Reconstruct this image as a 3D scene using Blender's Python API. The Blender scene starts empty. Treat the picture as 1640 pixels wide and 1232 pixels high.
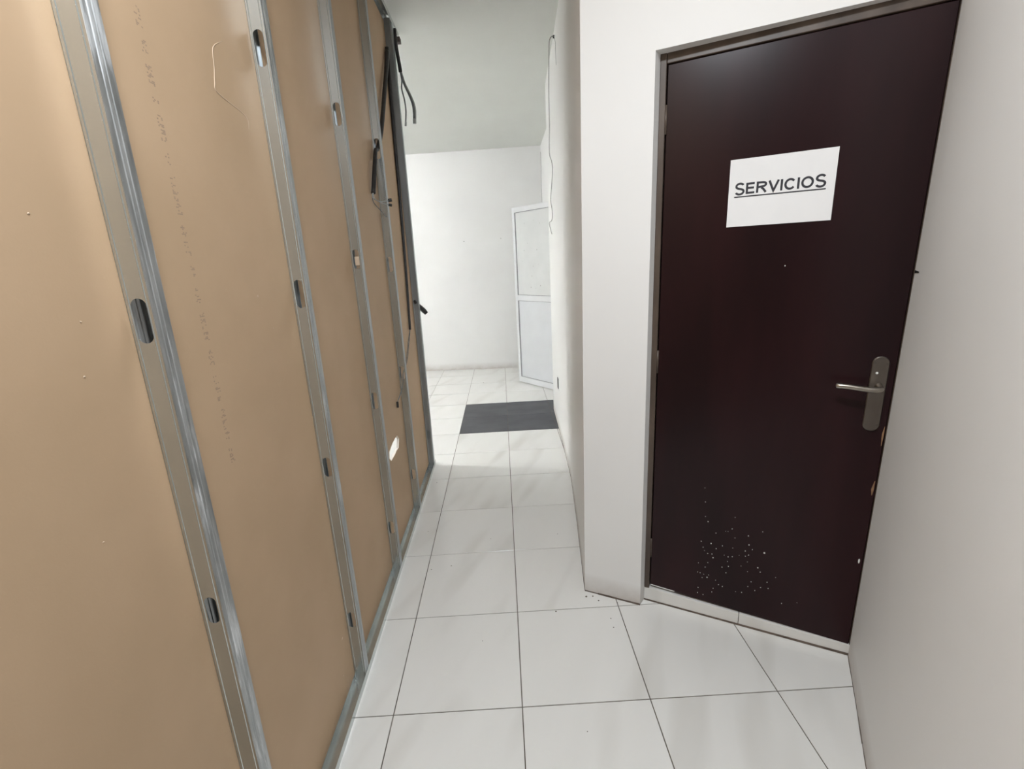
import bpy, bmesh, math, random
from mathutils import Vector, Matrix, noise as mnoise

S = bpy.context.scene
COL = S.collection
random.seed(7)

# ------------------------------------------------------------------ camera
cam_d = bpy.data.cameras.new('camera')
cam_d.sensor_fit = 'HORIZONTAL'
cam_d.sensor_width = 36.0
cam_d.lens = 16.09
cam_d.clip_start = 0.02
cam = bpy.data.objects.new('camera', cam_d)
COL.objects.link(cam)
PITCH, YAW, ROLL = math.radians(15.051), math.radians(0.748), math.radians(-2.9)
fwd = Vector((math.sin(YAW)*math.cos(PITCH), math.cos(YAW)*math.cos(PITCH), -math.sin(PITCH)))
rgt = Vector((math.cos(YAW), -math.sin(YAW), 0))
upv = rgt.cross(fwd)
a = rgt*math.cos(ROLL) + upv*math.sin(ROLL)
b = -rgt*math.sin(ROLL) + upv*math.cos(ROLL)
M = Matrix((a, b, -fwd)).transposed().to_4x4()
M.translation = Vector((0.4544, -1.2527, 1.5056))
cam.matrix_world = M
S.camera = cam

# ------------------------------------------------------------------ world, exposure, lights
w = bpy.data.worlds.new('world'); S.world = w
w.use_nodes = True
w.node_tree.nodes['Background'].inputs[0].default_value = (0.9, 0.95, 1.0, 1)
w.node_tree.nodes['Background'].inputs[1].default_value = 0.02
S.view_settings.view_transform = 'Standard'
S.view_settings.look = 'None'
S.view_settings.gamma = 1.0
S.view_settings.use_curve_mapping = False
S.view_settings.exposure = 0.0
S.cycles.blur_glossy = 0.0
S.cycles.sample_clamp_indirect = 0.0

def area(name, loc, sx, sy, power, col=(1, 1, 1), rz=0.0):
    l = bpy.data.lights.new(name, 'AREA')
    l.shape = 'RECTANGLE'; l.size = sx; l.size_y = sy
    l.energy = power; l.color = col
    o = bpy.data.objects.new(name, l); COL.objects.link(o)
    o.location = loc; o.rotation_euler = (0, 0, rz)
    return o
LAMP_NEAR = (0.34, -1.02, 2.94)
LAMP_FAR = (-2.0, 2.50, 2.87)
LAMP_FAR2 = (-2.7, 3.70, 2.85)
area('near_panel_light', LAMP_NEAR, 0.30, 0.30, 50, (0.87, 0.935, 1.0))

# ------------------------------------------------------------------ materials
def nt(name):
    m = bpy.data.materials.new(name); m.use_nodes = True
    t = m.node_tree
    return m, t.nodes, t.links, t.nodes['Principled BSDF']

def mapped(N, L, scale, rot=(0, 0, 0), coord='Object', rnd=False):
    tc = N.new('ShaderNodeTexCoord'); mp = N.new('ShaderNodeMapping')
    mp.inputs['Scale'].default_value = scale; mp.inputs['Rotation'].default_value = rot
    L.new(tc.outputs[coord], mp.inputs[0])
    if rnd:
        oi = N.new('ShaderNodeObjectInfo'); mul = N.new('ShaderNodeMath'); mul.operation = 'MULTIPLY'
        mul.inputs[1].default_value = 37.0
        cb = N.new('ShaderNodeCombineXYZ')
        L.new(oi.outputs['Random'], mul.inputs[0])
        for k in range(3): L.new(mul.outputs[0], cb.inputs[k])
        L.new(cb.outputs[0], mp.inputs['Location'])
    return mp.outputs[0]

def noise_tex(N, L, vec, scale, detail=4, rough=0.5):
    n = N.new('ShaderNodeTexNoise')
    n.inputs['Scale'].default_value = scale; n.inputs['Detail'].default_value = detail
    n.inputs['Roughness'].default_value = rough
    L.new(vec, n.inputs['Vector'])
    return n.outputs['Fac']

def ramp(N, L, fac, stops):
    r = N.new('ShaderNodeValToRGB')
    e = r.color_ramp.elements
    while len(e) < len(stops): e.new(0.5)
    for k, (p, c) in enumerate(stops):
        e[k].position = p; e[k].color = (*c, 1) if len(c) == 3 else c
    L.new(fac, r.inputs[0])
    return r.outputs[0]

def bump(N, L, P, h, strength, dist=0.002):
    bp = N.new('ShaderNodeBump'); bp.inputs['Strength'].default_value = strength
    bp.inputs['Distance'].default_value = dist
    L.new(h, bp.inputs['Height']); L.new(bp.outputs[0], P.inputs['Normal'])

def mat(name, c1, c2=None, rough=0.5, metal=0.0, scale=6, stretch=(1, 1, 1), rot=(0, 0, 0), bmp=0.0,
        bscale=60, lo=0.35, hi=0.65, coat=0.0, rnd=False, spec=0.5):
    m, N, L, P = nt(name)
    P.inputs['Roughness'].default_value = rough; P.inputs['Metallic'].default_value = metal
    P.inputs['Coat Weight'].default_value = coat
    P.inputs['Coat Roughness'].default_value = 0.25
    P.inputs['Specular IOR Level'].default_value = spec
    v = mapped(N, L, stretch, rot, rnd=rnd)
    f = noise_tex(N, L, v, scale)
    L.new(ramp(N, L, f, [(lo, c1), (hi, c2 or c1)]), P.inputs['Base Color'])
    if bmp:
        v2 = mapped(N, L, stretch, rot)
        bump(N, L, P, noise_tex(N, L, v2, bscale, 3), bmp)
    return m

def wall_mat(name, base, dirt=True):
    m, N, L, P = nt(name)
    P.inputs['Roughness'].default_value = 0.6
    v = mapped(N, L, (1, 1, 1))
    f = noise_tex(N, L, v, 1.6, 3)
    c = ramp(N, L, f, [(0.3, tuple(x*0.965 for x in base)), (0.7, base)])
    if dirt:   # scuffed, stained strip just above the floor, broken up by noise
        sep = N.new('ShaderNodeSeparateXYZ'); tc = N.new('ShaderNodeTexCoord')
        L.new(tc.outputs['Object'], sep.inputs[0])
        n2 = noise_tex(N, L, mapped(N, L, (1, 1, 1)), 9, 6, 0.65)
        hgt = N.new('ShaderNodeMapRange')
        hgt.inputs[1].default_value = 0.0; hgt.inputs[2].default_value = 0.10
        hgt.inputs[3].default_value = 0.95; hgt.inputs[4].default_value = 0.0
        L.new(sep.outputs[2], hgt.inputs[0])
        mu = N.new('ShaderNodeMath'); mu.operation = 'MULTIPLY'
        L.new(hgt.outputs[0], mu.inputs[0]); L.new(n2, mu.inputs[1])
        mx = N.new('ShaderNodeMix'); mx.data_type = 'RGBA'
        L.new(mu.outputs[0], mx.inputs[0]); L.new(c, mx.inputs[6])
        mx.inputs[7].default_value = (0.34, 0.27, 0.22, 1)
        c = mx.outputs[2]
    L.new(c, P.inputs['Base Color'])
    bump(N, L, P, noise_tex(N, L, mapped(N, L, (1, 1, 1)), 14, 4), 0.10, 0.004)
    return m

def metal_mat(name, scuff=0.0):
    m, N, L, P = nt(name)
    v = mapped(N, L, (9, 9, 0.9))
    f = noise_tex(N, L, v, 9, 6, 0.6)
    c = ramp(N, L, f, [(0.30, (0.30, 0.32, 0.33)), (0.72, (0.54, 0.56, 0.57))])
    P.inputs['Metallic'].default_value = 0.92
    if scuff:
        v2 = mapped(N, L, (14, 14, 1.1))
        f2 = noise_tex(N, L, v2, 7, 8, 0.72)
        v3 = mapped(N, L, (1, 1, 1)); f3 = noise_tex(N, L, v3, 4.5, 3)
        ad = N.new('ShaderNodeMath'); ad.operation = 'ADD'
        L.new(f2, ad.inputs[0]); L.new(f3, ad.inputs[1])
        k = ramp(N, L, ad.outputs[0], [(1.02/2*1.0, (0, 0, 0)), (1.20/2*1.0, (1, 1, 1))])
        half = N.new('ShaderNodeMath'); half.operation = 'MULTIPLY'; half.inputs[1].default_value = 0.5
        L.new(ad.outputs[0], half.inputs[0])
        k.node.inputs[0].links and None
        L.new(half.outputs[0], k.node.inputs[0])
        sc = N.new('ShaderNodeMath'); sc.operation = 'MULTIPLY'; sc.inputs[1].default_value = scuff
        L.new(k, sc.inputs[0])
        mx = N.new('ShaderNodeMix'); mx.data_type = 'RGBA'
        L.new(sc.outputs[0], mx.inputs[0]); L.new(c, mx.inputs[6])
        mx.inputs[7].default_value = (0.78, 0.80, 0.82, 1)
        c = mx.outputs[2]
        inv = N.new('ShaderNodeMapRange')
        inv.inputs[3].default_value = 0.92; inv.inputs[4].default_value = 0.25
        L.new(sc.outputs[0], inv.inputs[0]); L.new(inv.outputs[0], P.inputs['Metallic'])
    L.new(c, P.inputs['Base Color'])
    L.new(ramp(N, L, f, [(0.3, (0.30,)*3), (0.7, (0.46,)*3)]), P.inputs['Roughness'])
    bump(N, L, P, f, 0.12, 0.001)
    return m

MT = {}
MT['wall'] = wall_mat('white_wall_paint', (0.85, 0.845, 0.83))
MT['ceiling'] = wall_mat('ceiling_paint', (0.74, 0.75, 0.71), dirt=False)
MT['board'] = mat('brown_gypsum_paper', (0.475, 0.327, 0.200), (0.515, 0.356, 0.223), 0.62, scale=3.2, bmp=0.06, bscale=240)
MT['board_core'] = mat('gypsum_core', (0.82, 0.74, 0.66), (0.86, 0.80, 0.73), 0.8, scale=40)
MT['torn_paper'] = mat('torn_board_paper', (0.58, 0.43, 0.30), (0.65, 0.50, 0.36), 0.7, scale=30)
MT['ink'] = mat('faded_print_ink', (0.30, 0.215, 0.155), (0.36, 0.26, 0.18), 0.65, scale=60)
MT['metal'] = metal_mat('galvanised_steel')
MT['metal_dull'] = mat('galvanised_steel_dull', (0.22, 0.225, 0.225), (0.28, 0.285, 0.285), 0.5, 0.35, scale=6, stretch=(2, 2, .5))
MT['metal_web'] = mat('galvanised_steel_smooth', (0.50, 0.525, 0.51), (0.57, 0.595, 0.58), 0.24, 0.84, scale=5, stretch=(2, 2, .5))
MT['metal_scuff'] = metal_mat('galvanised_steel_scuffed', 0.75)
MT['metal_scuff2'] = metal_mat('galvanised_steel_lightly_scuffed', 0.35)
MT['grout'] = mat('dark_grout', (0.10, 0.085, 0.07), (0.17, 0.145, 0.12), 0.85, scale=12)
MT['dark_tile'] = mat('dark_slate_tile', (0.046, 0.046, 0.053), (0.070, 0.070, 0.079), 0.48, scale=4, stretch=(1, 1.6, 1), rot=(0, 0, 0.5), rnd=True, bmp=0.1)
MT['door'] = mat('mahogany_varnish', (0.013, 0.0050, 0.0062), (0.023, 0.0072, 0.0088), 0.27, scale=4, stretch=(1, 1, 0.25), bmp=0.03, bscale=30, spec=.22)
MT['frame'] = mat('brown_painted_frame', (0.060, 0.042, 0.032), (0.10, 0.073, 0.056), 0.42, scale=14, stretch=(1, 1, 0.3))
MT['bare_wood'] = mat('bare_splintered_wood', (0.20, 0.105, 0.055), (0.30, 0.17, 0.09), 0.8, scale=40)
MT['nickel'] = mat('satin_nickel', (0.36, 0.33, 0.29), (0.42, 0.385, 0.34), 0.32, 1.0, scale=20, stretch=(1, 1, 0.2))
MT['nickel_plate'] = mat('brushed_dark_nickel', (0.17, 0.15, 0.135), (0.21, 0.19, 0.17), 0.36, 1.0, scale=20, stretch=(1, 1, 0.2))
MT['screw'] = mat('dark_screw_steel', (0.12, 0.11, 0.10), (0.2, 0.19, 0.17), 0.4, 1.0, scale=80)
MT['paper'] = mat('white_paper', (0.80, 0.80, 0.80), (0.83, 0.83, 0.83), 0.7, scale=8)
MT['letter_ink'] = mat('black_toner', (0.016, 0.016, 0.024), (0.026, 0.026, 0.034), 0.6, scale=30)
MT['speck'] = mat('white_paint_drop', (0.62, 0.62, 0.60), (0.8, 0.8, 0.78), 0.5, scale=60)
MT['conduit'] = mat('black_plastic_conduit', (0.012, 0.011, 0.011), (0.024, 0.022, 0.021), 0.45, scale=40)
MT['grey_cable'] = mat('grey_cable_sheath', (0.11, 0.115, 0.115), (0.20, 0.205, 0.20), 0.5, scale=30)
MT['pale_wire'] = mat('pale_grey_wire', (0.30, 0.31, 0.30), (0.42, 0.43, 0.42), 0.5, scale=30)
MT['thin_wire'] = mat('thin_dark_wire', (0.10, 0.10, 0.095), (0.16, 0.16, 0.15), 0.5, scale=30)
MT['aluminium'] = mat('white_lacquered_aluminium', (0.70, 0.705, 0.715), (0.73, 0.735, 0.745), 0.38, scale=5)
MT['alu_panel'] = mat('bluish_white_panel', (0.66, 0.67, 0.69), (0.69, 0.70, 0.72), 0.42, scale=4)
MT['alu_panel_up'] = mat('greyish_white_panel', (0.66, 0.67, 0.66), (0.70, 0.705, 0.695), 0.5, scale=5)
MT['gasket'] = mat('grey_gasket', (0.20, 0.20, 0.21), (0.28, 0.28, 0.29), 0.6, scale=30)
MT['stain'] = mat('grey_stain', (0.42, 0.42, 0.40), (0.5, 0.5, 0.48), 0.7, scale=30)
MT['black'] = mat('black_void_plastic', (0.010, 0.010, 0.010), (0.02, 0.02, 0.02), 0.6, scale=30)
MT['dark_wood'] = mat('dark_wood_block', (0.075, 0.055, 0.048), (0.12, 0.09, 0.08), 0.7, scale=20)
MT['plastic_white'] = mat('white_plastic', (0.80, 0.80, 0.78), (0.82, 0.82, 0.80), 0.35, scale=10)
MT['debris'] = mat('dark_grit', (0.10, 0.08, 0.06), (0.2, 0.17, 0.14), 0.9, scale=60)

def tile_mat():
    m, N, L, P = nt('polished_white_tile')
    P.inputs['Roughness'].default_value = 0.16
    P.inputs['Specular IOR Level'].default_value = 0.5
    v = mapped(N, L, (1.0, 5.5, 1.0), (0, 0, math.radians(-25)), rnd=True)
    v.node.vector_type = 'TEXTURE'
    f = noise_tex(N, L, v, 7.5, 1.5, 0.4)
    c = ramp(N, L, f, [(0.36, (0.785, 0.775, 0.745)), (0.56, (0.77, 0.76, 0.73)), (0.74, (0.68, 0.665, 0.63))])
    L.new(c, P.inputs['Base Color'])
    return m
MT['tile'] = tile_mat()
m, N, L, P = nt('lamp_diffuser')
P.inputs['Base Color'].default_value = (0.9, 0.9, 0.9, 1); P.inputs['Emission Color'].default_value = (1, 0.99, 0.96, 1)
P.inputs['Emission Strength'].default_value = 4.0
MT['diffuser'] = m
m, N, L, P = nt('fluorescent_tube')
P.inputs['Base Color'].default_value = (0.9, 0.9, 0.9, 1); P.inputs['Emission Color'].default_value = (0.955, 0.98, 1.0, 1)
P.inputs['Emission Strength'].default_value = 228.0
MT['tube'] = m

# ------------------------------------------------------------------ mesh helpers
class MB:
    def __init__(s): s.v = []; s.f = []
    def add(s, vs, fs):
        o = len(s.v); s.v += [tuple(p) for p in vs]; s.f += [tuple(i+o for i in f) for f in fs]
    def box(s, x0, x1, y0, y1, z0, z1):
        s.prism([(x0, y0), (x1, y0), (x1, y1), (x0, y1)], z0, z1)
    def prism(s, poly, z0, z1):
        ar = sum(poly[i][0]*poly[(i+1) % len(poly)][1]-poly[(i+1) % len(poly)][0]*poly[i][1] for i in range(len(poly)))
        if ar < 0: poly = poly[::-1]
        n = len(poly)
        zz0 = z0 if isinstance(z0, (list, tuple)) else [z0]*n
        zz1 = z1 if isinstance(z1, (list, tuple)) else [z1]*n
        s.add([(x, y, zz0[i]) for i, (x, y) in enumerate(poly)] + [(x, y, zz1[i]) for i, (x, y) in enumerate(poly)],
              [tuple(range(n-1, -1, -1)), tuple(range(n, 2*n))] + [(i, (i+1) % n, n+(i+1) % n, n+i) for i in range(n)])
    def hexa(s, p):    # 8 points: 4 bottom ccw, 4 top ccw
        s.add(p, [(3, 2, 1, 0), (4, 5, 6, 7), (0, 1, 5, 4), (1, 2, 6, 5), (2, 3, 7, 6), (3, 0, 4, 7)])
    def tube(s, pts, r, seg=8, sub=5, flat=1.0):
        pts = [Vector(p) for p in pts]
        rr = r if isinstance(r, (list, tuple)) else [r]*len(pts)
        P, R = [], []
        n = len(pts)
        for i in range(n-1):
            p0 = pts[max(i-1, 0)]; p1 = pts[i]; p2 = pts[i+1]; p3 = pts[min(i+2, n-1)]
            for k in range(sub):
                t = k/sub
                P.append(0.5*((2*p1)+(p2-p0)*t+(2*p0-5*p1+4*p2-p3)*t*t+(3*p1-p0-3*p2+p3)*t**3))
                R.append(rr[i]*(1-t)+rr[i+1]*t)
        P.append(pts[-1]); R.append(rr[-1])
        vs, fs = [], []
        prev = None
        for i, p in enumerate(P):
            d = (P[min(i+1, len(P)-1)]-P[max(i-1, 0)]).normalized()
            if prev is None:
                ref = Vector((0, 0, 1)) if abs(d.z) < 0.9 else Vector((1, 0, 0))
                e1 = (ref-d*ref.dot(d)).normalized()
            else:
                e1 = (prev-d*prev.dot(d)).normalized()
            prev = e1
            e2 = d.cross(e1)
            for k in range(seg):
                an = 2*math.pi*k/seg
                vs.append(p+e1*math.cos(an)*R[i]+e2*math.sin(an)*R[i]*flat)
        for i in range(len(P)-1):
            for k in range(seg):
                fs.append((i*seg+k, i*seg+(k+1) % seg, (i+1)*seg+(k+1) % seg, (i+1)*seg+k))
        fs.append(tuple(range(seg-1, -1, -1))); fs.append(tuple((len(P)-1)*seg+k for k in range(seg)))
        s.add(vs, fs)
    def mesh(s, name, material, smooth=False):
        me = bpy.data.meshes.new(name)
        me.from_pydata(s.v, [], s.f); me.update()
        bm = bmesh.new(); bm.from_mesh(me)
        bmesh.ops.recalc_face_normals(bm, faces=bm.faces); bm.to_mesh(me); bm.free()
        me.materials.append(MT[material])
        if smooth:
            for p in me.polygons: p.use_smooth = True
        return me
    def build(s, name, material, parent=None, smooth=False, bevel=0.0, kind=None):
        o = bpy.data.objects.new(name, s.mesh(name, material, smooth)); COL.objects.link(o)
        if parent: o.parent = parent
        if bevel:
            md = o.modifiers.new('bevel', 'BEVEL'); md.width = bevel; md.segments = 2; md.limit_method = 'ANGLE'
        if kind: o['kind'] = kind
        return o

def empty(name, loc=(0, 0, 0), rz=0.0, parent=None):
    o = bpy.data.objects.new(name, None); COL.objects.link(o)
    o.location = loc; o.rotation_euler = (0, 0, rz); o.empty_display_size = 0.1
    if parent: o.parent = parent
    return o
def tag(o, label, cat=None, group=None, kind=None):
    o['label'] = label
    if cat: o['category'] = cat
    if group: o['group'] = group
    if kind: o['kind'] = kind
    return o
def struct(o, label=None):
    o['kind'] = 'structure'
    if label: o['label'] = label
    return o

def plate_with_slots(mb, x0, x1, z0, z1, slots, y0, y1):
    """flat plate in x/z with stadium slots (cx, cz, half width, half height), thickness y0..y1"""
    slots = sorted(slots, key=lambda q: q[1])
    def quad(xa, xb, za, zb):
        for y in (y0, y1):
            mb.add([(xa, y, za), (xb, y, za), (xb, y, zb), (xa, y, zb)], [(0, 1, 2, 3)])
    cur = z0
    for cx, cz, hw, hh in slots:
        za, zb = cz-hh-0.02, cz+hh+0.02
        quad(x0, x1, cur, za); cur = zb
        ins, out = [], []
        K = 24
        for k in range(K):
            an = 2*math.pi*(k+0.5)/K
            c, s_ = math.cos(an), math.sin(an)
            px = cx+hw*c; pz = cz+(hh-hw)*(1 if s_ > 0 else -1)+hw*s_
            ins.append((px, pz))
            # project onto rectangle border
            dx, dz = px-cx, pz-cz
            tx = ((x1-cx) if dx > 0 else (x0-cx))/dx if abs(dx) > 1e-9 else 1e9
            tz = ((zb-cz) if dz > 0 else (za-cz))/dz if abs(dz) > 1e-9 else 1e9
            t = min(tx, tz); out.append((cx+dx*t, cz+dz*t))
        corners = [(x1, zb), (x0, zb), (x0, za), (x1, za)]
        for y in (y0, y1):
            for k in range(K):
                k2 = (k+1) % K
                o1, o2 = out[k], out[k2]
                poly = [o1]
                if abs(o1[0]-o2[0]) > 1e-6 and abs(o1[1]-o2[1]) > 1e-6:
                    cn = min(corners, key=lambda q: abs(q[0]-o1[0])+abs(q[1]-o1[1])+abs(q[0]-o2[0])+abs(q[1]-o2[1]))
                    poly.append(cn)
                poly += [o2, ins[k2], ins[k]]
                mb.add([(p[0], y, p[1]) for p in poly], [tuple(range(len(poly)))])
        for k in range(K):
            k2 = (k+1) % K
            mb.add([(ins[k][0], y0, ins[k][1]), (ins[k2][0], y0, ins[k2][1]), (ins[k2][0], y1, ins[k2][1]), (ins[k][0], y1, ins[k][1])], [(0, 1, 2, 3)])
    quad(x0, x1, cur, z1)
    for x in (x0, x1):
        mb.add([(x, y0, z0), (x, y1, z0), (x, y1, z1), (x, y0, z1)], [(0, 1, 2, 3)])

# ------------------------------------------------------------------ floor
T = 0.45
GAP = 0.0019
mb = MB(); mb.box(-4.1, 2.4, -6.7, 5.9, -0.06, -0.0025)
floor = struct(mb.build('floor', 'grout'), 'white polished tile floor with thin dark joints')
mb = MB()
h = T/2-GAP; c_ = 0.0005
mb.add([(-h, -h, -.008), (h, -h, -.008), (h, h, -.008), (-h, h, -.008),
        (-h, -h, -c_), (h, -h, -c_), (h, h, -c_), (-h, h, -c_),
        (-h+c_, -h+c_, 0), (h-c_, -h+c_, 0), (h-c_, h-c_, 0), (-h+c_, h-c_, 0)],
       [(3, 2, 1, 0), (0, 1, 5, 4), (1, 2, 6, 5), (2, 3, 7, 6), (3, 0, 4, 7),
        (4, 5, 9, 8), (5, 6, 10, 9), (6, 7, 11, 10), (7, 4, 8, 11), (8, 9, 10, 11)])
tile_me = mb.mesh('tile', 'tile')
dark_me = mb.mesh('dark_tile', 'dark_tile')
field = MB()
dark_cells = {(i, j) for i in (0, 1, 2) for j in (6, 7)}
for i in range(-9, 6):
    for j in range(-15, 13):
        cx, cy = (i+0.5)*T, (j+0.5)*T
        if -5 <= i <= 3 and -4 <= j <= 12:
            if (i, j) in dark_cells:
                o = bpy.data.objects.new('dark_tile', dark_me); tag(o, 'dark slate-grey floor tile set among the white ones')
            else:
                o = bpy.data.objects.new('tile', tile_me)
            COL.objects.link(o); o.parent = floor; o.location = (cx, cy, 0)
        else:
            field.box(cx-h, cx+h, cy-h, cy+h, -.008, 0)
field.build('tile_field', 'tile', floor, kind='stuff')
# grit and small chips along the joints
mb = MB()
for (x, y, r) in [(0.12, 0.80, .004), (0.32, 1.02, .003), (0.70, 1.03, .003), (0.62, 0.44, .004), (0.85, 0.38, .003), (0.85, 0.33, .003),
                  (0.16, 4.52, .010), (0.77, 0.52, .006), (0.82, 0.49, .005), (0.80, 0.52, .004), (0.90, 0.47, .004),
                  (-.05, 1.13, .003), (0.02, 0.78, .003), (-0.08, 1.75, .004), (0.30, 0.30, .002), (0.66, -.10, .002)]:
    k = 6
    vs = [(x+r*math.cos(t)*random.uniform(.7, 1.2), y+r*math.sin(t)*random.uniform(.7, 1.2), 0.0002) for t in [2*math.pi*q/k for q in range(k)]]
    mb.add(vs+[(x, y, r*0.5)], [(q, (q+1) % k, k) for q in range(k)])
mb.build('grit', 'debris', floor, kind='stuff')

# ------------------------------------------------------------------ ceiling
mb = MB()
ys = [-6.7, 2.3, 5.9]; zs = [3.0, 3.0, 2.915]
for k in range(2):
    mb.hexa([(-4.1, ys[k], zs[k]), (2.4, ys[k], zs[k]), (2.4, ys[k+1], zs[k+1]), (-4.1, ys[k+1], zs[k+1]),
             (-4.1, ys[k], 3.12), (2.4, ys[k], 3.12), (2.4, ys[k+1], 3.12), (-4.1, ys[k+1], 3.12)])
struct(mb.build('ceiling', 'ceiling'), 'plain off-white ceiling')

# ------------------------------------------------------------------ masonry walls
ZT = 3.0
def wall(name, polys, label):
    mb = MB()
    for p, z0, z1 in polys: mb.prism(p, z0, z1)
    return struct(mb.build(name, 'wall'), label)
Q0 = Vector((1.076, .457, 0)); ANG = math.radians(-28)
U = Vector((math.cos(ANG), math.sin(ANG), 0)); NN = Vector((math.sin(ANG), -math.cos(ANG), 0))
def DP(t, z, n=0.0):
    p = Q0+U*t+NN*n
    return Vector((p.x, p.y, z))
j0 = DP(-.0575, 0, 0); j1 = DP(-.0575, 0, -.10)
wall_front = wall('wall_front', [
    ([(.771, .560), (.997, .449), (j0.x, j0.y), (j1.x, j1.y), (.90, .68)], 0, ZT),
    ([(.997, .449), (1.83, .039), (1.883, .147), (1.050, .557)], 2.143, ZT)],
    'white plastered wall around the dark door')
wall_back = wall('wall_back', [([(-4.0, 5.648), (1.25, 5.225), (1.25, 5.36), (-4.0, 5.78)], 0, ZT)], 'white wall at the far end of the room')
wall_mid = wall('wall_corridor', [([(.771, .560), (.826, 1.11), (.880, 1.72), (.906, 2.35), (.934, 3.27), (1.07, 3.27), (1.05, 1.9), (.90, .68)], 0, ZT)],
                'white passage wall left of the dark door')
wall_beyond = wall('wall_alcove', [
    ([(1.07, 3.15), (1.07, 3.90), (1.20, 3.90), (1.20, 3.15)], 0, ZT),
    ([(1.07, 3.90), (1.066, 4.60), (1.20, 4.60), (1.20, 3.90)], 2.12, ZT),
    ([(1.066, 4.60), (1.060, 5.30), (1.20, 5.30), (1.20, 4.60)], 0, ZT),
    ([(1.90, 3.15), (1.90, 5.35), (2.0, 5.35), (2.0, 3.15)], 0, ZT),
    ([(1.20, 3.15), (1.20, 3.27), (1.90, 3.27), (1.90, 3.15)], 0, ZT),
    ([(1.20, 5.22), (1.20, 5.35), (1.90, 5.35), (1.90, 5.22)], 0, ZT)],
    'white wall behind the open panelled door')
A = Vector((1.698, .131, 0)); V_ = Vector((-.515, -.857, 0)); W_ = Vector((.857, -.515, 0))
r0 = A-V_*.11; r1 = A+V_*1.2
wall_right = wall('wall_right', [([(r0.x, r0.y), (r1.x, r1.y), (r1.x+W_.x*.14, r1.y+W_.y*.14), (r0.x+W_.x*.14, r0.y+W_.y*.14)], 0, ZT)],
                  'smooth white wall close to the camera, right of the dark door')
wall('wall_rear_side', [([(1.15, -.95), (2.3, -.95), (2.3, -.83), (1.20, -.83)], 0, ZT),
                        ([(2.2, -6.5), (2.32, -6.5), (2.32, -.9), (2.2, -.9)], 0, ZT)], 'white side wall behind the camera')
wall('wall_rear', [([(-4.0, -6.62), (2.32, -6.62), (2.32, -6.5), (-4.0, -6.5)], 0, ZT)], 'white wall behind the camera')
wall('wall_outer', [([(-4.0, -6.5), (-4.0, 5.7), (-4.12, 5.7), (-4.12, -6.5)], 0, ZT)], 'white wall on the far side of the partition')

# dirty open joint along the foot of the walls
MT['grime'] = mat('dark_grime', (0.075, 0.055, 0.042), (0.16, 0.125, 0.10), 0.9, scale=25)
def joint(pts, parent, w_=.003, h_=.004):
    mb = MB()
    for (x0, y0), (x1, y1) in zip(pts, pts[1:]):
        d = Vector((x1-x0, y1-y0)).normalized(); nx, ny = d.y*w_, -d.x*w_
        n = max(1, int(math.hypot(x1-x0, y1-y0)/.06)); px = None
        for k in range(n):
            f0, f1 = k/n, (k+1)/n
            a0, a1 = random.uniform(.5, 1.2), random.uniform(.5, 1.2)
            ax, ay, bx_, by = x0+(x1-x0)*f0, y0+(y1-y0)*f0, x0+(x1-x0)*f1, y0+(y1-y0)*f1
            mb.hexa([(ax, ay, .0001), (bx_, by, .0001), (bx_+nx*a1, by+ny*a1, .0001), (ax+nx*a0, ay+ny*a0, .0001),
                     (ax, ay, h_*a0), (bx_, by, h_*a1), (bx_+nx*.3, by+ny*.3, h_*a1), (ax+nx*.3, ay+ny*.3, h_*a0)])
    mb.build('joint_line', 'grime', parent)
joint([(.997, .449), (.771, .560)][::-1], wall_front, .004, .006)
joint([(.771, .560), (.826, 1.11), (.880, 1.72), (.906, 2.35), (.934, 3.27)][::-1], wall_mid, .002, .003)
joint([(A.x, A.y), (r1.x, r1.y)], wall_right, .002, .003)
# small marks on the walls
for (x, y, z) in [(-.018, 5.3262, 1.80), (.488, 5.2855, 1.815)]:
    mb = MB(); mb.tube([(x, y+.004, z), (x, y-.0015, z)], .008 if x < .4 else .006, 10, 1)
    mb.build('plug_hole', 'stain', wall_back)
g = A+V_*.035
mb = MB()
def rwp(s, z, n): q = A+V_*s-W_*n; return (q.x, q.y, z)
mb.hexa([rwp(-.004, 1.412, -.002), rwp(.052, 1.415, -.002), rwp(.052, 1.415, .0008), rwp(-.004, 1.412, .0008),
         rwp(-.004, 1.421, -.002), rwp(.052, 1.419, -.002), rwp(.052, 1.419, .0008), rwp(-.004, 1.421, .0008)])
mb.build('gouge', 'black', wall_right)

# tiled step under the dark door
sill = struct(empty('trim_1', DP(.3, 0)), 'low tiled step under the dark door')
def zs_(t): return .066-(t+.05)*.030
T_L = -.0575
for t0, t1 in ((T_L, .3245), (.3265, .705)):
    mb = MB()
    o = DP(.3, 0)
    def q(t, z, n): return DP(t, z, n)-o
    mb.hexa([q(t0, 0, 0), q(t1, 0, 0), q(t1, 0, -.10), q(t0, 0, -.10),
             q(t0, zs_(t0), 0), q(t1, zs_(t1), 0), q(t1, zs_(t1), -.10), q(t0, zs_(t0), -.10)])
    mb.build('tile', 'tile', sill, bevel=.0015)
mb = MB()
mb.hexa([q(T_L, 0, -.004), q(.705, 0, -.004), q(.705, 0, -.09), q(T_L, 0, -.09),
         q(-.05, .060, -.004), q(.705, .036, -.004), q(.705, .036, -.09), q(-.05, .060, -.09)])
mb.build('mortar', 'grout', sill)

o = DP(.3, 0)
mb = MB()
mb.hexa([q(T_L, 0.0001, -.001), q(.702, 0.0001, -.001), q(.702, 0.0001, .004), q(T_L, 0.0001, .004),
         q(T_L, .005, -.001), q(.702, .008, -.001), q(.702, .008, .002), q(T_L, .005, .002)])
mb.build('joint_line', 'grime', sill)

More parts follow.
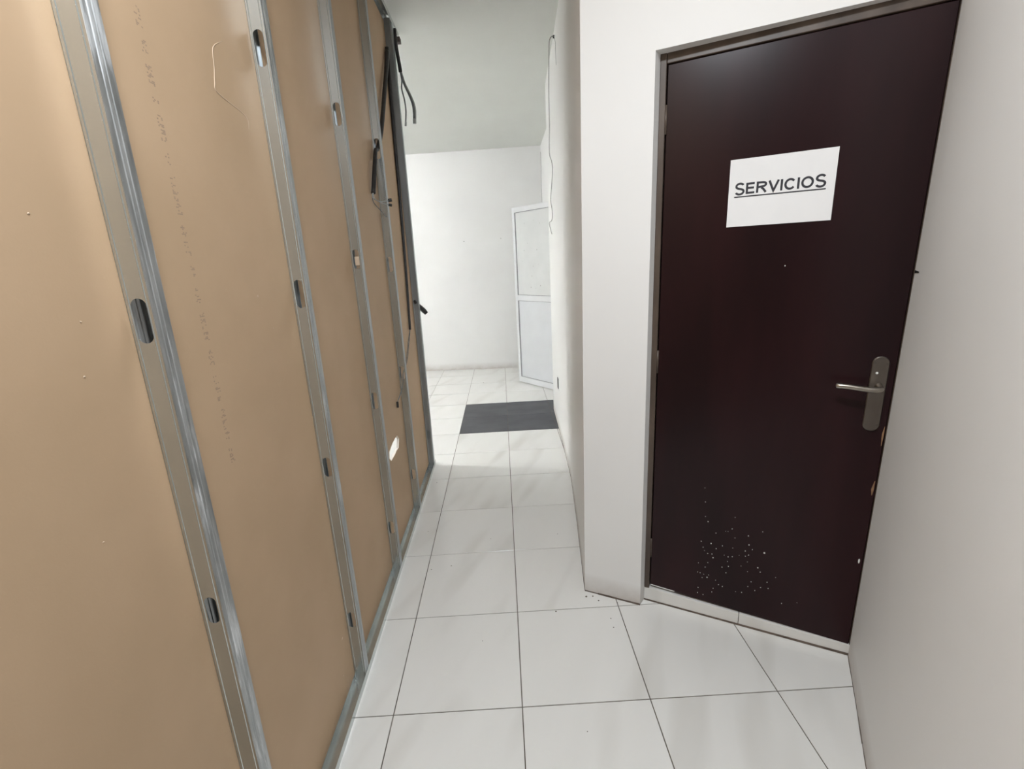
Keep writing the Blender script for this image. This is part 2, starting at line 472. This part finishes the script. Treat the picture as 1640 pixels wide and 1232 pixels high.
# ------------------------------------------------------------------ unfinished partition (left wall)
XF, XB = -.135, -.177      # stud face towards the passage, board face
part = struct(empty('wall_left', (-.156, -.5, 0)), 'unfinished stud partition with exposed galvanised studs and brown board')
po = Vector(part.location)
def pbox(mb, x0, x1, y0, y1, z0, z1): mb.box(x0-po.x, x1-po.x, y0-po.y, y1-po.y, z0-po.z, z1-po.z)
# boards
for y0, y1 in ((-6.48, -5.385), (-5.38, -4.165), (-4.16, -2.945), (-2.94, -1.725), (-1.72, -.438)):
    mb = MB(); pbox(mb, XB-.0125, XB, y0, y1, .012, 2.985); mb.build('plasterboard', 'board', part)
mb = MB(); pbox(mb, XB-.0125, XB, -.434, .817, .012, 2.985)
board_b = mb.build('plasterboard', 'board', part)
# board with the broken hole
hole = [(.992, .572), (1.030, .580), (1.076, .588), (1.130, .590), (1.183, .589), (1.222, .556), (1.205, .530), (1.192, .512), (1.140, .516), (1.092, .512), (1.008, .514), (.978, .541)]
bm = bmesh.new()
outer = [(.821, .012), (2.066, .012), (2.066, 2.985), (.821, 2.985)]
def loopv(pts, x): return [bm.verts.new((x-po.x, y-po.y, z)) for y, z in pts]
def edges(vs): return [bm.edges.new((vs[k], vs[(k+1) % len(vs)])) for k in range(len(vs))]
fr = []
for x in (XB, XB-.0125):
    vo, vh = loopv(outer, x), loopv(hole, x)
    ee = edges(vo)+edges(vh)
    bmesh.ops.triangle_fill(bm, use_beauty=True, use_dissolve=False, edges=ee)
    fr.append((vo, vh))
core_faces = []
for k in range(4): bm.faces.new((fr[0][0][k], fr[0][0][(k+1) % 4], fr[1][0][(k+1) % 4], fr[1][0][k]))
for k in range(len(hole)):
    k2 = (k+1) % len(hole)
    core_faces.append(bm.faces.new((fr[0][1][k], fr[0][1][k2], fr[1][1][k2], fr[1][1][k])))
bmesh.ops.recalc_face_normals(bm, faces=bm.faces)
for f in core_faces: f.material_index = 1
me = bpy.data.meshes.new('plasterboard'); bm.to_mesh(me); bm.free()
me.materials.append(MT['board']); me.materials.append(MT['board_core'])
board_h = bpy.data.objects.new('plasterboard', me); COL.objects.link(board_h); board_h.parent = part
board_h['label'] = 'brown plasterboard with a small broken hole low down'

# faded stamp and torn-paper scratch on the board
mb = MB()
random.seed(11)
z = 1.985; n_in = 0
words = [3, 2, 3, 1, 4, 2, 6, 5, 2, 3, 5, 3, 5, 6, 3]
for wl in words:
    for ch in range(wl):
        yc = -.268-.012*(1.985-z)/0.9
        cells = [(r_, c2) for r_ in range(4) for c2 in range(3) if random.random() < .45]
        for r_, c2 in cells:
            pbox(mb, XB-.0001, XB+.00015, yc+.004*r_, yc+.004*r_+.0032, z-.003*c2-.0022, z-.003*c2)
        z -= .0125
    z -= .0165
mb.build('faded_stamp', 'ink', board_b)
mb = MB()
scr = [(.030, 2.045), (-.018, 2.014), (-.030, 1.967), (-.040, 1.935), (-.036, 1.916), (.055, 1.904), (.086, 1.893), (.084, 1.867)]
mb.tube([(XB-po.x-.0006, y-po.y, z) for y, z in scr], [.0007, .0016, .0017, .0021, .0019, .0014, .0016, .0008], 6, 4)
mb.build('torn_scratch', 'torn_paper', board_b, True)
mb = MB()
for (y, z, r_) in [(-.03, 1.45, .006), (.02, 1.36, .004), (-.02, 1.42, .002), (.06, 1.30, .002), (-.58, 1.60, .003), (-.55, 1.45, .003), (-.57, 1.37, .003), (.10, .24, .008), (.06, .12, .006), (-.62, 1.12, .003)]:
    k = 7
    vs = [(XB-po.x+.0004, y-po.y+r_*math.cos(t)*random.uniform(.4, 1.1), z+r_*.6*math.sin(t)*random.uniform(.6, 1.2)) for t in [2*math.pi*q_/k for q_ in range(k)]]
    mb.add(vs+[(XB-po.x+.0012, y-po.y, z)], [(q_, (q_+1) % k, k) for q_ in range(k)])
mb.build('paper_nick', 'torn_paper', board_b, kind='stuff')

# studs
def flange_profile(sgn):
    # (y along flange, x offset) seen from above: flat, two shallow grooves, returned lip
    pts = [(0, 0), (.011, 0), (.0125, -.0012), (.014, 0), (.021, 0), (.0225, -.0012), (.024, 0), (.037, 0)]
    return [(y, x*sgn) for y, x in pts]
def stud(y, lean, slots, flange_mat, label, web_mat='metal_web'):
    root = empty('metal_stud', (0, y-po.y, .0015), parent=part)
    root.rotation_euler = (-math.atan(lean), 0, 0)
    HT = 2.985
    x0, x1 = XB-po.x+.0006, XF-po.x
    mb = MB()
    plate_with_slots(mb, x0+.0008, x1-.0008, 0, HT, [((x0+x1)/2, cz, hw, hh) for cz, hw, hh in slots], 0, .0008)
    web = mb.build('web', web_mat, root)
    mb = MB()
    for xc in (x0+.006, x1-.0062):
        mb.prism([(xc-.0014, 0.0002), (xc, -.0011), (xc+.0014, .0002)], 0.001, HT-.001)
    mb.build('stiffening_rib', 'metal_web', web)
    for xf, sgn in ((x1, 1), (x0, -1)):
        mb = MB()
        pr = flange_profile(sgn)
        poly = [(xf+x, yy) for yy, x in pr] + [(xf+x-.0009*sgn, yy) for yy, x in reversed(pr)]
        n = len(pr)
        vs = [(px, py, zz) for zz in (0, HT) for px, py in poly]
        nn = 2*n
        fs = [(k, (k+1) % nn, nn+(k+1) % nn, nn+k) for k in range(nn)]
        for base in (0, nn):
            fs += [(base+k, base+k+1, base+nn-2-k, base+nn-1-k) for k in range(n-1)]
        mb.add(vs, fs)
        fl = mb.build('flange', flange_mat if sgn > 0 else 'metal', root)
        mb = MB(); xa, xb = (xf-.006, xf-.0002) if sgn > 0 else (xf+.0002, xf+.006)
        mb.box(xa, xb, .0362, .037, 0, HT)
        mb.build('lip', 'metal', fl)
    root['label'] = label
    return root
R1 = .0135
stud(-1.105, .018, [(.26, R1, .035), (.86, R1, .035), (1.44, R1, .036), (2.06, R1, .036)], 'metal', 'galvanised stud beside the camera')
stud(-.492, .0225, [(.26, R1, .030), (.862, .0115, .030), (1.437, R1, .038), (2.06, R1, .038)], 'metal_scuff', 'nearest stud with whitish scuffs down its face')
stud(.152, .0145, [(.268, R1, .032), (.872, R1, .034), (1.44, R1, .042), (2.088, R1, .044)], 'metal_scuff2', 'second stud from the camera')
stud(.782, .005, [(.252, R1, .034), (.913, R1, .040), (1.545, R1, .040), (2.10, R1, .042)], 'metal', 'middle stud beside the hole in the board')
stud(1.376, .0165, [(.25, R1, .034), (.90, R1, .040), (1.52, R1, .04), (2.11, R1, .05)], 'metal', 'stud with a black conduit passing through its slot')
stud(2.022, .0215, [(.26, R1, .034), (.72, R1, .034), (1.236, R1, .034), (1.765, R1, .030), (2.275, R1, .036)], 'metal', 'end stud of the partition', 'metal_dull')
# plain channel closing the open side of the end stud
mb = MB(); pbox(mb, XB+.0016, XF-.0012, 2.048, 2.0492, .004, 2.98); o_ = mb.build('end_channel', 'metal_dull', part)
mb = MB(); pbox(mb, -.166, -.146, .800, .830, 1.520, 1.558); mb.build('cardboard_scrap', 'torn_paper', part, bevel=.002)
# tracks
def track(name, z0, up, y1, label):
    mb = MB()
    pbox(mb, XB-.001, XF+.001, -6.48, y1, *((z0, z0+.0012) if up else (z0-.0012, z0)))
    zz = (z0, z0+.028) if up else (z0-.030, z0)
    tr = mb.build(name, 'metal_web', part)
    for xa, xb in ((XF+.0005, XF+.0016), (XB-.0016+.001, XB-.0004+.001)):
        mb = MB(); pbox(mb, xa, xb, -6.48, y1, *zz); mb.build('track_flange', 'metal_web', tr)
    tr['label'] = label
    return tr
track('floor_track', .0002, True, 2.10, 'galvanised floor track')
track('ceiling_track', 2.9998, False, 2.30, 'galvanised ceiling track')
mb = MB(); pbox(mb, -.150, -.122, 2.262, 2.306, 2.938, 2.9685); mb.build('wood_block', 'dark_wood', part, bevel=.002)

# ------------------------------------------------------------------ dark door with its frame and handle
door = struct(empty('door_1', DP(.33, 0)), 'dark mahogany flush door with a lever handle')
do = Vector(door.location)
def dq(t, z, n): return DP(t, z, n)-do
def dbox(mb, t0, t1, z0, z1, n0, n1, zb=None):
    zb0, zb1 = zb if zb else (z0, z0)
    mb.hexa([dq(t0, zb0, n1), dq(t1, zb1, n1), dq(t1, zb1, n0), dq(t0, zb0, n0),
             dq(t0, z1, n1), dq(t1, z1, n1), dq(t1, z1, n0), dq(t0, z1, n0)])
mb = MB(); dbox(mb, -.033, .6985, 0, 2.110, -.046, -.006, (.080, .043))
leaf = mb.build('door_leaf', 'door', door, bevel=.0015)
mb = MB(); dbox(mb, -.0575, -.0365, 0, 2.144, -.10, .003, (.0655, .0655))
jl = mb.build('frame_jamb', 'frame', door, bevel=.002)
mb = MB(); dbox(mb, .7005, .74, .046, 2.144, -.10, -.002); mb.build('frame_jamb', 'frame', door)
mb = MB(); dbox(mb, -.036, .7005, 2.1125, 2.144, -.10, .001); mb.build('frame_head', 'frame', door, bevel=.002)
mb = MB(); dbox(mb, -.052, .74, .045, 2.16, -.112, -.1005); mb.build('frame_backing', 'black', door)
# hinge knuckle on the left edge
for hz in (1.945, 1.10, .27):
    mb = MB(); mb.tube([dq(-.0345, hz-.045, -.004), dq(-.0345, hz+.045, -.004)], .0045, 10, 1)
    mb.build('hinge', 'frame', door, True)
# plain white strip along the left part of the lower edge
mb = MB(); dbox(mb, -.030, .07, 0, .0835, -.020, -.0055, (.0795, .0745)); 
mb.v = [(x, y, z if i not in (5, 6) else z-.005) for i, (x, y, z) in enumerate(mb.v)]
mb.build('pale_edge', 'plastic_white', leaf)
# splintered edge where the bare wood shows
def splinter(t0, z0, t1, z1, wd):
    mb = MB(); pts = []
    for k in range(6):
        f = k/5; wdt = wd*(0.25+math.sin(f*math.pi)*0.9)*random.uniform(.7, 1.2)
        pts.append((t0+(t1-t0)*f-wdt, t0+(t1-t0)*f+wdt*.3, z0+(z1-z0)*f))
    vs = []
    for ta, tb, z in pts: vs += [dq(ta, z, -.0075), dq(tb, z, -.0075), dq(tb, z, -.0045), dq(ta, z, -.0048)]
    fs = []
    for k in range(5):
        b0 = k*4; fs += [(b0+q_, b0+(q_+1) % 4, b0+4+(q_+1) % 4, b0+4+q_) for q_ in range(4)]
    fs += [(0, 1, 2, 3), (20, 21, 22, 23)]
    mb.add(vs, fs); return mb.build('splintered_wood', 'bare_wood', leaf)
splinter(.6955, .920, .6945, .852, .0032)
splinter(.6945, .722, .692, .668, .0042)
# white paint drops
SPK = [(0.165, 0.595), (0.17, 0.534), (0.174, 0.469), (0.185, 0.448), (0.217, 0.403), (0.252, 0.42), (0.26, 0.421), (0.274, 0.436), (0.281, 0.489), (0.287, 0.398), (0.333, 0.419), (0.38, 0.449), (0.164, 0.352), (0.202, 0.351), (0.173, 0.326), (0.179, 0.312), (0.192, 0.301), (0.208, 0.303), (0.213, 0.287), (0.222, 0.332), (0.244, 0.351), (0.253, 0.31), (0.268, 0.306), (0.283, 0.311), (0.282, 0.351), (0.307, 0.324), (0.327, 0.349), (0.329, 0.326), (0.34, 0.334), (0.338, 0.38), (0.351, 0.362), (0.393, 0.358), (0.159, 0.247), (0.186, 0.234), (0.195, 0.258), (0.249, 0.252), (0.272, 0.262), (0.317, 0.277), (0.342, 0.258), (0.376, 0.286), (0.386, 0.269), (0.158, 0.202), (0.168, 0.201), (0.182, 0.198), (0.177, 0.18), (0.196, 0.187), (0.201, 0.2), (0.229, 0.183), (0.241, 0.165), (0.256, 0.161), (0.348, 0.19), (0.358, 0.215), (0.413, 0.23), (0.393, 0.199), (0.419, 0.203), (0.44, 0.26), (0.164, 0.127), (0.163, 0.101), (0.185, 0.098), (0.222, 0.141), (0.218, 0.122), (0.306, 0.152), (0.328, 0.155), (0.374, 0.179), (0.267, 0.284), (0.338, 0.302), (0.265, 0.23), (.363, 1.447), (.52, .17), (.47, .15)]
BIG = {(0.393, 0.358): .0034, (0.185, 0.448): .0022, (0.202, 0.351): .0023, (0.376, 0.286): .0024, (0.196, 0.187): .0026, (0.338, 0.38): .0022, (.213, .287): .0024}
mb = MB()
random.seed(3)
for t, z in SPK:
    r_ = BIG.get((t, z), random.uniform(.0010, .0019)); k = 7
    vs = [dq(t+r_*math.cos(an), z+r_*1.2*math.sin(an), -.0058) for an in [2*math.pi*q_/k for q_ in range(k)]]
    mb.add(vs+[dq(t, z, -.0058+r_*.35)], [(q_, (q_+1) % k, k) for q_ in range(k)])
# elongated drip near the lock edge
k = 10
mb.add([dq(.688+.0028*math.cos(an), .405+.010*math.sin(an), -.0058) for an in [2*math.pi*q_/k for q_ in range(k)]]+[dq(.688, .403, -.0042)], [(q_, (q_+1) % k, k) for q_ in range(k)])
mb.build('paint_specks', 'speck', leaf, kind='stuff')['label'] = 'white paint drops spattered low on the door'
# handle: long rounded backplate, lever, screws, spindle boss
def stadium(cx, z0, z1, hw, n0, n1, ch):
    K = 10; out = []
    for k in range(K+1): an = math.pi*k/K; out.append((cx+hw*math.cos(an), z1-hw+hw*math.sin(an)*1.0))
    for k in range(K+1): an = math.pi+math.pi*k/K; out.append((cx+hw*math.cos(an), z0+hw+hw*math.sin(an)))
    zc = (z0+z1)/2; hh = (z1-z0)/2
    inn = [(cx+(t-cx)*(hw-ch)/hw, zc+(z-zc)*(hh-ch)/hh) for t, z in out]
    n = len(out)
    vs = [dq(t, z, n0) for t, z in out]+[dq(t, z, n1-ch) for t, z in out]+[dq(t, z, n1) for t, z in inn]
    fs = [tuple(range(n)), tuple(range(2*n, 3*n))]
    for b0 in (0, n): fs += [(b0+k, b0+(k+1) % n, b0+n+(k+1) % n, b0+n+k) for k in range(n)]
    return vs, fs
mb = MB(); mb.add(*stadium(.657, .902, 1.155, .0228, -.0062, .0015, .0022))
plate = mb.build('handle_plate', 'nickel_plate', door)
plate['label'] = 'satin nickel handle plate with rounded ends'
mb = MB()
mb.tube([dq(.660, 1.057, 0.0), dq(.660, 1.057, .020), dq(.658, 1.057, .040), dq(.645, 1.056, .052), dq(.615, 1.058, .055), dq(.580, 1.062, .054), dq(.550, 1.063, .050), dq(.541, 1.062, .047)],
        [.0105, .009, .009, .0095, .0088, .0088, .0095, .0085], 12, 5)
mb.build('lever', 'nickel', plate, True)
for t, z in ((.6415, 1.133), (.6735, 1.131), (.643, .922), (.672, .926)):
    mb = MB(); mb.tube([dq(t, z, .001), dq(t, z, .0027)], .0034, 10, 1); mb.build('screw', 'screw', plate)
mb = MB(); mb.tube([dq(.650, 1.101, .001), dq(.650, 1.101, .0035)], .0036, 10, 1); mb.build('lock_button', 'plastic_white', plate)

# ------------------------------------------------------------------ paper sign on the door
pc = DP(.3255, 1.6865, -.0055)
sign = empty('paper_sign', pc)
tag(sign, 'white paper sheet reading SERVICIOS taped to the dark door', 'sign')
mb = MB()
NX, NZ = 16, 12
def wrinkle(s, t): return .0010+.0022*(.5+.5*mnoise.noise(Vector((s*11, t*9, 3.3))))*1.0
def sp_(s, t, n):      # s,t in metres from the sheet's centre
    return U*s+NN*n+Vector((0, 0, t))
sheet = []
for back in (0, 1):
    for j in range(NZ+1):
        for i in range(NX+1):
            s_, t_ = (i/NX-.5)*.297, (j/NZ-.5)*.210
            sheet.append(sp_(s_, t_, wrinkle(s_, t_)-(.0003 if back else 0)))
n1 = (NX+1)*(NZ+1)
fs = []
for back in (0, 1):
    for j in range(NZ):
        for i in range(NX):
            b0 = back*n1+j*(NX+1)+i; fs.append((b0, b0+1, b0+NX+2, b0+NX+1))
front_fs = fs[:NX*NZ]; fs = fs[NX*NZ:]
for i in range(NX):
    fs.append((i, i+1, n1+i+1, n1+i)); k = NZ*(NX+1)+i; fs.append((k, k+1, n1+k+1, n1+k))
for j in range(NZ):
    k = j*(NX+1); fs.append((k, k+NX+1, n1+k+NX+1, n1+k)); k += NX; fs.append((k, k+NX+1, n1+k+NX+1, n1+k))
mb.add(sheet[:n1], front_fs)
mb.add(sheet, fs)
mb.build('sheet', 'paper', sign, True)
# lettering: bold sans capitals from strokes
def stroke_letters(text, height, width_total, sw):
    """each letter as a list of polylines in a unit box (w, 1)"""
    def arc(cx, cy, rx, ry, a0, a1, n=14): return [(cx+rx*math.cos(math.radians(a0+(a1-a0)*k/n)), cy+ry*math.sin(math.radians(a0+(a1-a0)*k/n))) for k in range(n+1)]
    e = sw/2
    G = {
     'S': (.66, [arc(.33, .745, .25, .255-e*.0-.06*0, 25, 195, 12)[:]+[(.12, .62), (.22, .545), (.44, .475), (.55, .40)]+arc(.33, .265, .265, .265-.0, 15, -160, 14)]),
     'E': (.62, [[(.58, 1-e), (e, 1-e), (e, e), (.60, e)], [(e, .53), (.55, .53)]]),
     'R': (.72, [[(e, 0), (e, 1-e), (.42, 1-e)]+arc(.42, .735, .22, .265-e, 90, -90, 10)+[(e, .47+e-.06)], [(.34, .45), (.47, .33), (.66, 0)]]),
     'V': (.70, [[(e*.6, 1), (.35, e*.6), (.70-e*.6, 1)]]),
     'I': (.16, [[(.08, 0), (.08, 1)]]),
     'C': (.74, [arc(.38, .5, .38-e, .5-e, 38, 322, 26)]),
     'O': (.80, [arc(.40, .5, .40-e, .5-e, 0, 360, 32)]),
    }
    gap = .085
    tot = sum(G[c][0] for c in text)+gap*(len(text)-1)
    kx = width_total/tot; out = []; x = 0
    for c in text:
        w_, pl = G[c]
        out.append([[((x+p[0])*kx, p[1]*height) for p in line] for line in pl]); x += w_+gap
    return out
def ribbon(mb, line, hw, nrm):
    closed = (abs(line[0][0]-line[-1][0]) < 1e-6 and abs(line[0][1]-line[-1][1]) < 1e-6)
    n = len(line); L_, R_ = [], []
    for k in range(n):
        if closed: p0, p1 = line[(k-1) % (n-1)], line[(k+1) % (n-1)]
        else: p0, p1 = line[max(k-1, 0)], line[min(k+1, n-1)]
        d1 = Vector((line[k][0]-p0[0], line[k][1]-p0[1])); d2 = Vector((p1[0]-line[k][0], p1[1]-line[k][1]))
        if d1.length < 1e-9: d1 = d2
        if d2.length < 1e-9: d2 = d1
        d1.normalize(); d2.normalize()
        nn = Vector((-(d1.y+d2.y), d1.x+d2.x))
        nn = nn.normalized() if nn.length > 1e-6 else Vector((-d1.y, d1.x))
        cosv = max(.45, nn.dot(Vector((-d1.y, d1.x))))
        off = nn*(hw/cosv)
        L_.append((line[k][0]+off.x, line[k][1]+off.y)); R_.append((line[k][0]-off.x, line[k][1]-off.y))
    vs = [sp_(x, y, nrm+wrinkle(x, y)) for x, y in L_+R_]+[sp_(x, y, nrm-.0002+wrinkle(x, y)) for x, y in L_+R_]
    fs = []
    for k in range(n-1):
        fs += [(k, k+1, n+k+1, n+k), (2*n+k, 2*n+k+1, 3*n+k+1, 3*n+k), (k, k+1, 2*n+k+1, 2*n+k), (n+k, n+k+1, 3*n+k+1, 3*n+k)]
    mb.add(vs, fs)
CAPH, TW = .0335, .254
def subdiv(line, mx=.006):
    out = [line[0]]
    for p, q_ in zip(line, line[1:]):
        d = math.hypot(q_[0]-p[0], q_[1]-p[1]); n = max(1, int(d/mx))
        out += [(p[0]+(q_[0]-p[0])*k/n, p[1]+(q_[1]-p[1])*k/n) for k in range(1, n+1)]
    return out
for letter, lines in zip('SERVICIOS', stroke_letters('SERVICIOS', CAPH, TW, .16)):
    mb = MB()
    for line in lines:
        line = [(x-.1295, y-.0035) for x, y in line]
        ribbon(mb, subdiv(line), .0032, .0004)
    mb.build('letter', 'letter_ink', sign)
mb = MB(); ribbon(mb, subdiv([(-.1305, -.0112), (.1255, -.0112)]), .0019, .0004)
mb.build('underline', 'letter_ink', sign)

# ------------------------------------------------------------------ far white panelled door, standing open
fd = struct(empty('door_2', (.627, 4.449, 0), math.atan2(-.786, .618)), 'white aluminium two-panel door standing open at the far end')
FW, FH, TH = .69, 2.105, .035
def fbox(name, x0, x1, z0, z1, y0, y1, m_, parent=fd, bev=.002):
    mb = MB(); mb.box(x0, x1, y0, y1, z0, z1); return mb.build(name, m_, parent, bevel=bev)
fbox('stile', 0, .042, .012, FH, 0, TH, 'aluminium'); fbox('stile', FW-.042, FW, .012, FH, 0, TH, 'aluminium')
fbox('rail', .042, FW-.042, FH-.055, FH, 0, TH, 'aluminium'); fbox('rail', .042, FW-.042, 1.040, 1.105, 0, TH, 'aluminium')
fbox('rail', .042, FW-.042, .012, .082, 0, TH, 'aluminium')
up = fbox('panel', .046, FW-.046, 1.109, FH-.059, .012, TH-.012, 'alu_panel_up', bev=0)
lo = fbox('panel', .046, FW-.046, .086, 1.036, .012, TH-.012, 'alu_panel', bev=0)
for p_, z0, z1 in ((up, 1.105, FH-.055), (lo, .082, 1.040)):
    mb = MB()
    mb.box(.042, .0465, .004, TH-.004, z0, z1); mb.box(FW-.0465, FW-.042, .004, TH-.004, z0, z1)
    mb.box(.0465, FW-.0465, .004, TH-.004, z0, z0+.0045); mb.box(.0465, FW-.0465, .004, TH-.004, z1-.0045, z1)
    mb.build('gasket', 'gasket', p_)
mb = MB()
for (x, z) in [(.20, 1.92), (.36, 1.94), (.24, 1.70), (.18, 1.62), (.40, 1.62), (.14, 1.50), (.33, 1.44), (.42, 1.46), (.30, 1.33), (.36, 1.19), (.28, 1.20), (.44, 1.22), (.46, 1.90)]:
    mb.tube([(x, .0125, z), (x, .0113, z)], random.uniform(.003, .007), 7, 1)
mb.build('spots', 'stain', up, kind='stuff')
for hz in (.3, 1.1, 1.85):
    mb = MB(); mb.tube([(FW+.004, TH*.5, hz-.05), (FW+.004, TH*.5, hz+.05)], .007, 10, 1); mb.build('hinge', 'aluminium', fd, True)

# ------------------------------------------------------------------ cables and conduits
def cable(name, chains, label, group=None, cat='cable'):
    """chains: list of (part name, points, radius, material)"""
    base = Vector(chains[0][1][0])
    r = empty(name, base); tag(r, label, cat, group)
    for nm, pts, rad, m_ in chains:
        mb = MB(); mb.tube([Vector(p)-base for p in pts], rad, 8, 6); mb.build(nm, m_, r, True)
    return r
cable('conduit', [
    ('sheath', [(-.160, 1.985, 2.775), (-.157, 1.925, 2.70), (-.157, 1.785, 2.518), (-.156, 1.55, 2.225), (-.157, 1.425, 2.118), (-.157, 1.37, 2.09), (-.158, 1.31, 1.998), (-.163, 1.245, 1.872)], [.014, .0135, .013, .0125, .0115, .011, .011, .0115], 'conduit'),
    ('wire', [(-.165, 1.247, 1.875), (-.167, 1.238, 1.850), (-.150, 1.285, 1.838), (-.125, 1.325, 1.842), (-.112, 1.340, 1.846)], .0022, 'pale_wire'),
    ('wire', [(-.163, 1.247, 1.875), (-.160, 1.245, 1.845), (-.140, 1.30, 1.832), (-.112, 1.34, 1.825)], .0022, 'pale_wire'),
    ('wire', [(-.167, 1.245, 1.872), (-.168, 1.240, 1.835), (-.160, 1.27, 1.812), (-.150, 1.335, 1.790), (-.150, 1.40, 1.775)], .0022, 'grey_cable'),
    ('wire_end', [(-.114, 1.339, 1.846), (-.096, 1.345, 1.849)], .0085, 'conduit'),
    ('wire_end', [(-.114, 1.339, 1.825), (-.098, 1.345, 1.822)], .0072, 'conduit')],
    'black conduit threaded through a stud slot with pale wire ends', 'partition cables')
cable('conduit', [
    ('sheath', [(-.160, 1.992, 2.80), (-.1645, 1.968, 2.446), (-.1665, 1.940, 2.000), (-.166, 1.879, 1.494), (-.166, 1.807, 1.099)], [.013, .0115, .0095, .0085, .0078], 'conduit'),
    ('wire', [(-.166, 1.808, 1.105), (-.166, 1.70, 1.03), (-.164, 1.60, .955), (-.155, 1.47, .918), (-.152, 1.40, .895), (-.140, 1.335, .88), (-.150, 1.33, .832), (-.163, 1.30, .79), (-.168, 1.25, .765)], .0022, 'grey_cable'),
    ('wire', [(-.164, 1.808, 1.105), (-.162, 1.70, 1.02), (-.160, 1.60, .945), (-.153, 1.47, .91), (-.154, 1.40, .890), (-.146, 1.335, .85), (-.158, 1.315, .80), (-.168, 1.25, .765)], .0022, 'grey_cable'),
    ('wire_end', [(-.168, 1.25, .768), (-.168, 1.243, .735)], .0065, 'conduit')],
    'straight black conduit running down beside the end stud, thin wire below', 'partition cables')
cable('hanging_cable', [
    ('sheath', [(-.126, 2.13, 2.955), (-.126, 2.125, 2.852), (-.116, 2.12, 2.731), (-.116, 2.12, 2.71)], [.010, .011, .012, .011], 'conduit'),
    ('branch', [(-.116, 2.12, 2.72), (-.096, 2.12, 2.642), (-.067, 2.12, 2.569), (-.052, 2.12, 2.507), (-.054, 2.12, 2.434)], [.008, .0085, .0085, .009, .010], 'grey_cable'),
    ('branch', [(-.112, 2.118, 2.72), (-.090, 2.115, 2.640), (-.058, 2.115, 2.565), (-.041, 2.115, 2.505), (-.046, 2.118, 2.436)], .0045, 'pale_wire'),
    ('branch', [(-.118, 2.12, 2.72), (-.112, 2.12, 2.665), (-.118, 2.12, 2.618), (-.108, 2.12, 2.56), (-.104, 2.12, 2.50), (-.108, 2.12, 2.455), (-.114, 2.12, 2.42)], .0046, 'grey_cable'),
    ('wire_end', [(-.0535, 2.12, 2.440), (-.055, 2.12, 2.412)], .0115, 'pale_wire'),
    ('wire_end', [(-.112, 2.12, 2.425), (-.116, 2.12, 2.400)], .0068, 'pale_wire')],
    'dark cable bundle with grey tails hanging from the partition top')
cable('conduit_stub', [
    ('sheath', [(-.156, 2.02, 1.268), (-.154, 2.085, 1.245), (-.135, 2.112, 1.215), (-.116, 2.125, 1.19), (-.100, 2.13, 1.168)], [.009, .012, .016, .018, .014], 'conduit')],
    'short black conduit stub poking out past the end stud')
cable('wall_wire', [
    ('strand', [(.904, 2.33, 2.955), (.885, 2.30, 2.945), (.867, 2.289, 2.915), (.870, 2.362, 2.870), (.873, 2.459, 2.655), (.883, 2.556, 2.478), (.890, 2.668, 2.31), (.906, 2.647, 2.229), (.907, 2.69, 2.109), (.904, 2.787, 1.981), (.910, 2.76, 1.905), (.911, 2.789, 1.824), (.907, 2.955, 1.813), (.912, 2.915, 1.753), (.912, 2.828, 1.713)], .0024, 'thin_wire'),
    ('strand', [(.904, 2.33, 2.955), (.893, 2.22, 2.90), (.888, 2.145, 2.84), (.890, 2.16, 2.78), (.893, 2.175, 2.732)], .0012, 'pale_wire'),
    ('grommet', [(.912, 2.335, 2.958), (.900, 2.325, 2.952)], .010, 'black')],
    'thin dark wire dangling down the passage wall from a hole', cat='wire')
cable('wall_wire', [
    ('strand', [(1.056, 5.18, 2.84), (1.058, 5.20, 2.70), (1.052, 5.17, 2.50), (1.056, 5.19, 2.20), (1.054, 5.18, 1.90)], .0022, 'pale_wire')],
    'pale wire running down the far corner behind the white door', cat='wire')

# wall socket opening
so = empty('wall_socket', (.9135, 2.62, .455), math.atan2(.92, .028))
tag(so, 'white framed socket opening low on the passage wall', 'socket')
mb = MB()
for x0, x1, z0, z1 in ((-.045, .045, .045, .058), (-.045, .045, -.058, -.045), (-.045, -.032, -.045, .045), (.032, .045, -.045, .045)):
    mb.box(x0, x1, -.004, .003, z0, z1)
mb.build('frame', 'plastic_white', so)
mb = MB(); mb.box(-.033, .033, -.004, .0075, -.046, .046); mb.build('recess', 'black', so)

# ------------------------------------------------------------------ ceiling lamps (outside the view)
def lamp(name, loc, sx, sy, ztop, label, rz=0.0):
    r = empty(name, (loc[0], loc[1], loc[2]), rz); tag(r, label, 'lamp', 'ceiling lamps')
    mb = MB(); mb.box(-sx/2-.02, sx/2+.02, -sy/2-.02, sy/2+.02, .022, ztop-loc[2]); mb.build('housing', 'plastic_white', r)
    mb = MB(); mb.box(-sx/2, sx/2, -sy/2, sy/2, .006, .021); mb.build('diffuser', 'diffuser', r)
lamp('ceiling_lamp', LAMP_NEAR, .30, .30, 2.999, 'square ceiling lamp above the camera')
def tube_lamp(loc, ztop, ln, rad, label, rz):
    r = empty('tube_lamp', loc, rz); tag(r, label, 'lamp', 'ceiling lamps')
    mb = MB(); mb.box(-ln/2-.03, ln/2+.03, -.018, .018, .055, ztop-loc[2]); mb.build('housing', 'plastic_white', r)
    for sx in (-1, 1):
        mb = MB(); mb.box(min(sx*ln/2, sx*(ln/2+.025)), max(sx*ln/2, sx*(ln/2+.025)), -.014, .014, -.018, .055); mb.build('lamp_holder', 'plastic_white', r)
    mb = MB(); mb.tube([(-ln/2, 0, 0), (ln/2, 0, 0)], rad, 12, 1); mb.build('tube', 'tube', r, True)
tube_lamp(LAMP_FAR, 2.992, 1.2, .019, 'tube lamp beyond the partition', -.20)
tube_lamp(LAMP_FAR2, 2.962, 1.2, .012, 'tube lamp near the back wall', 0)
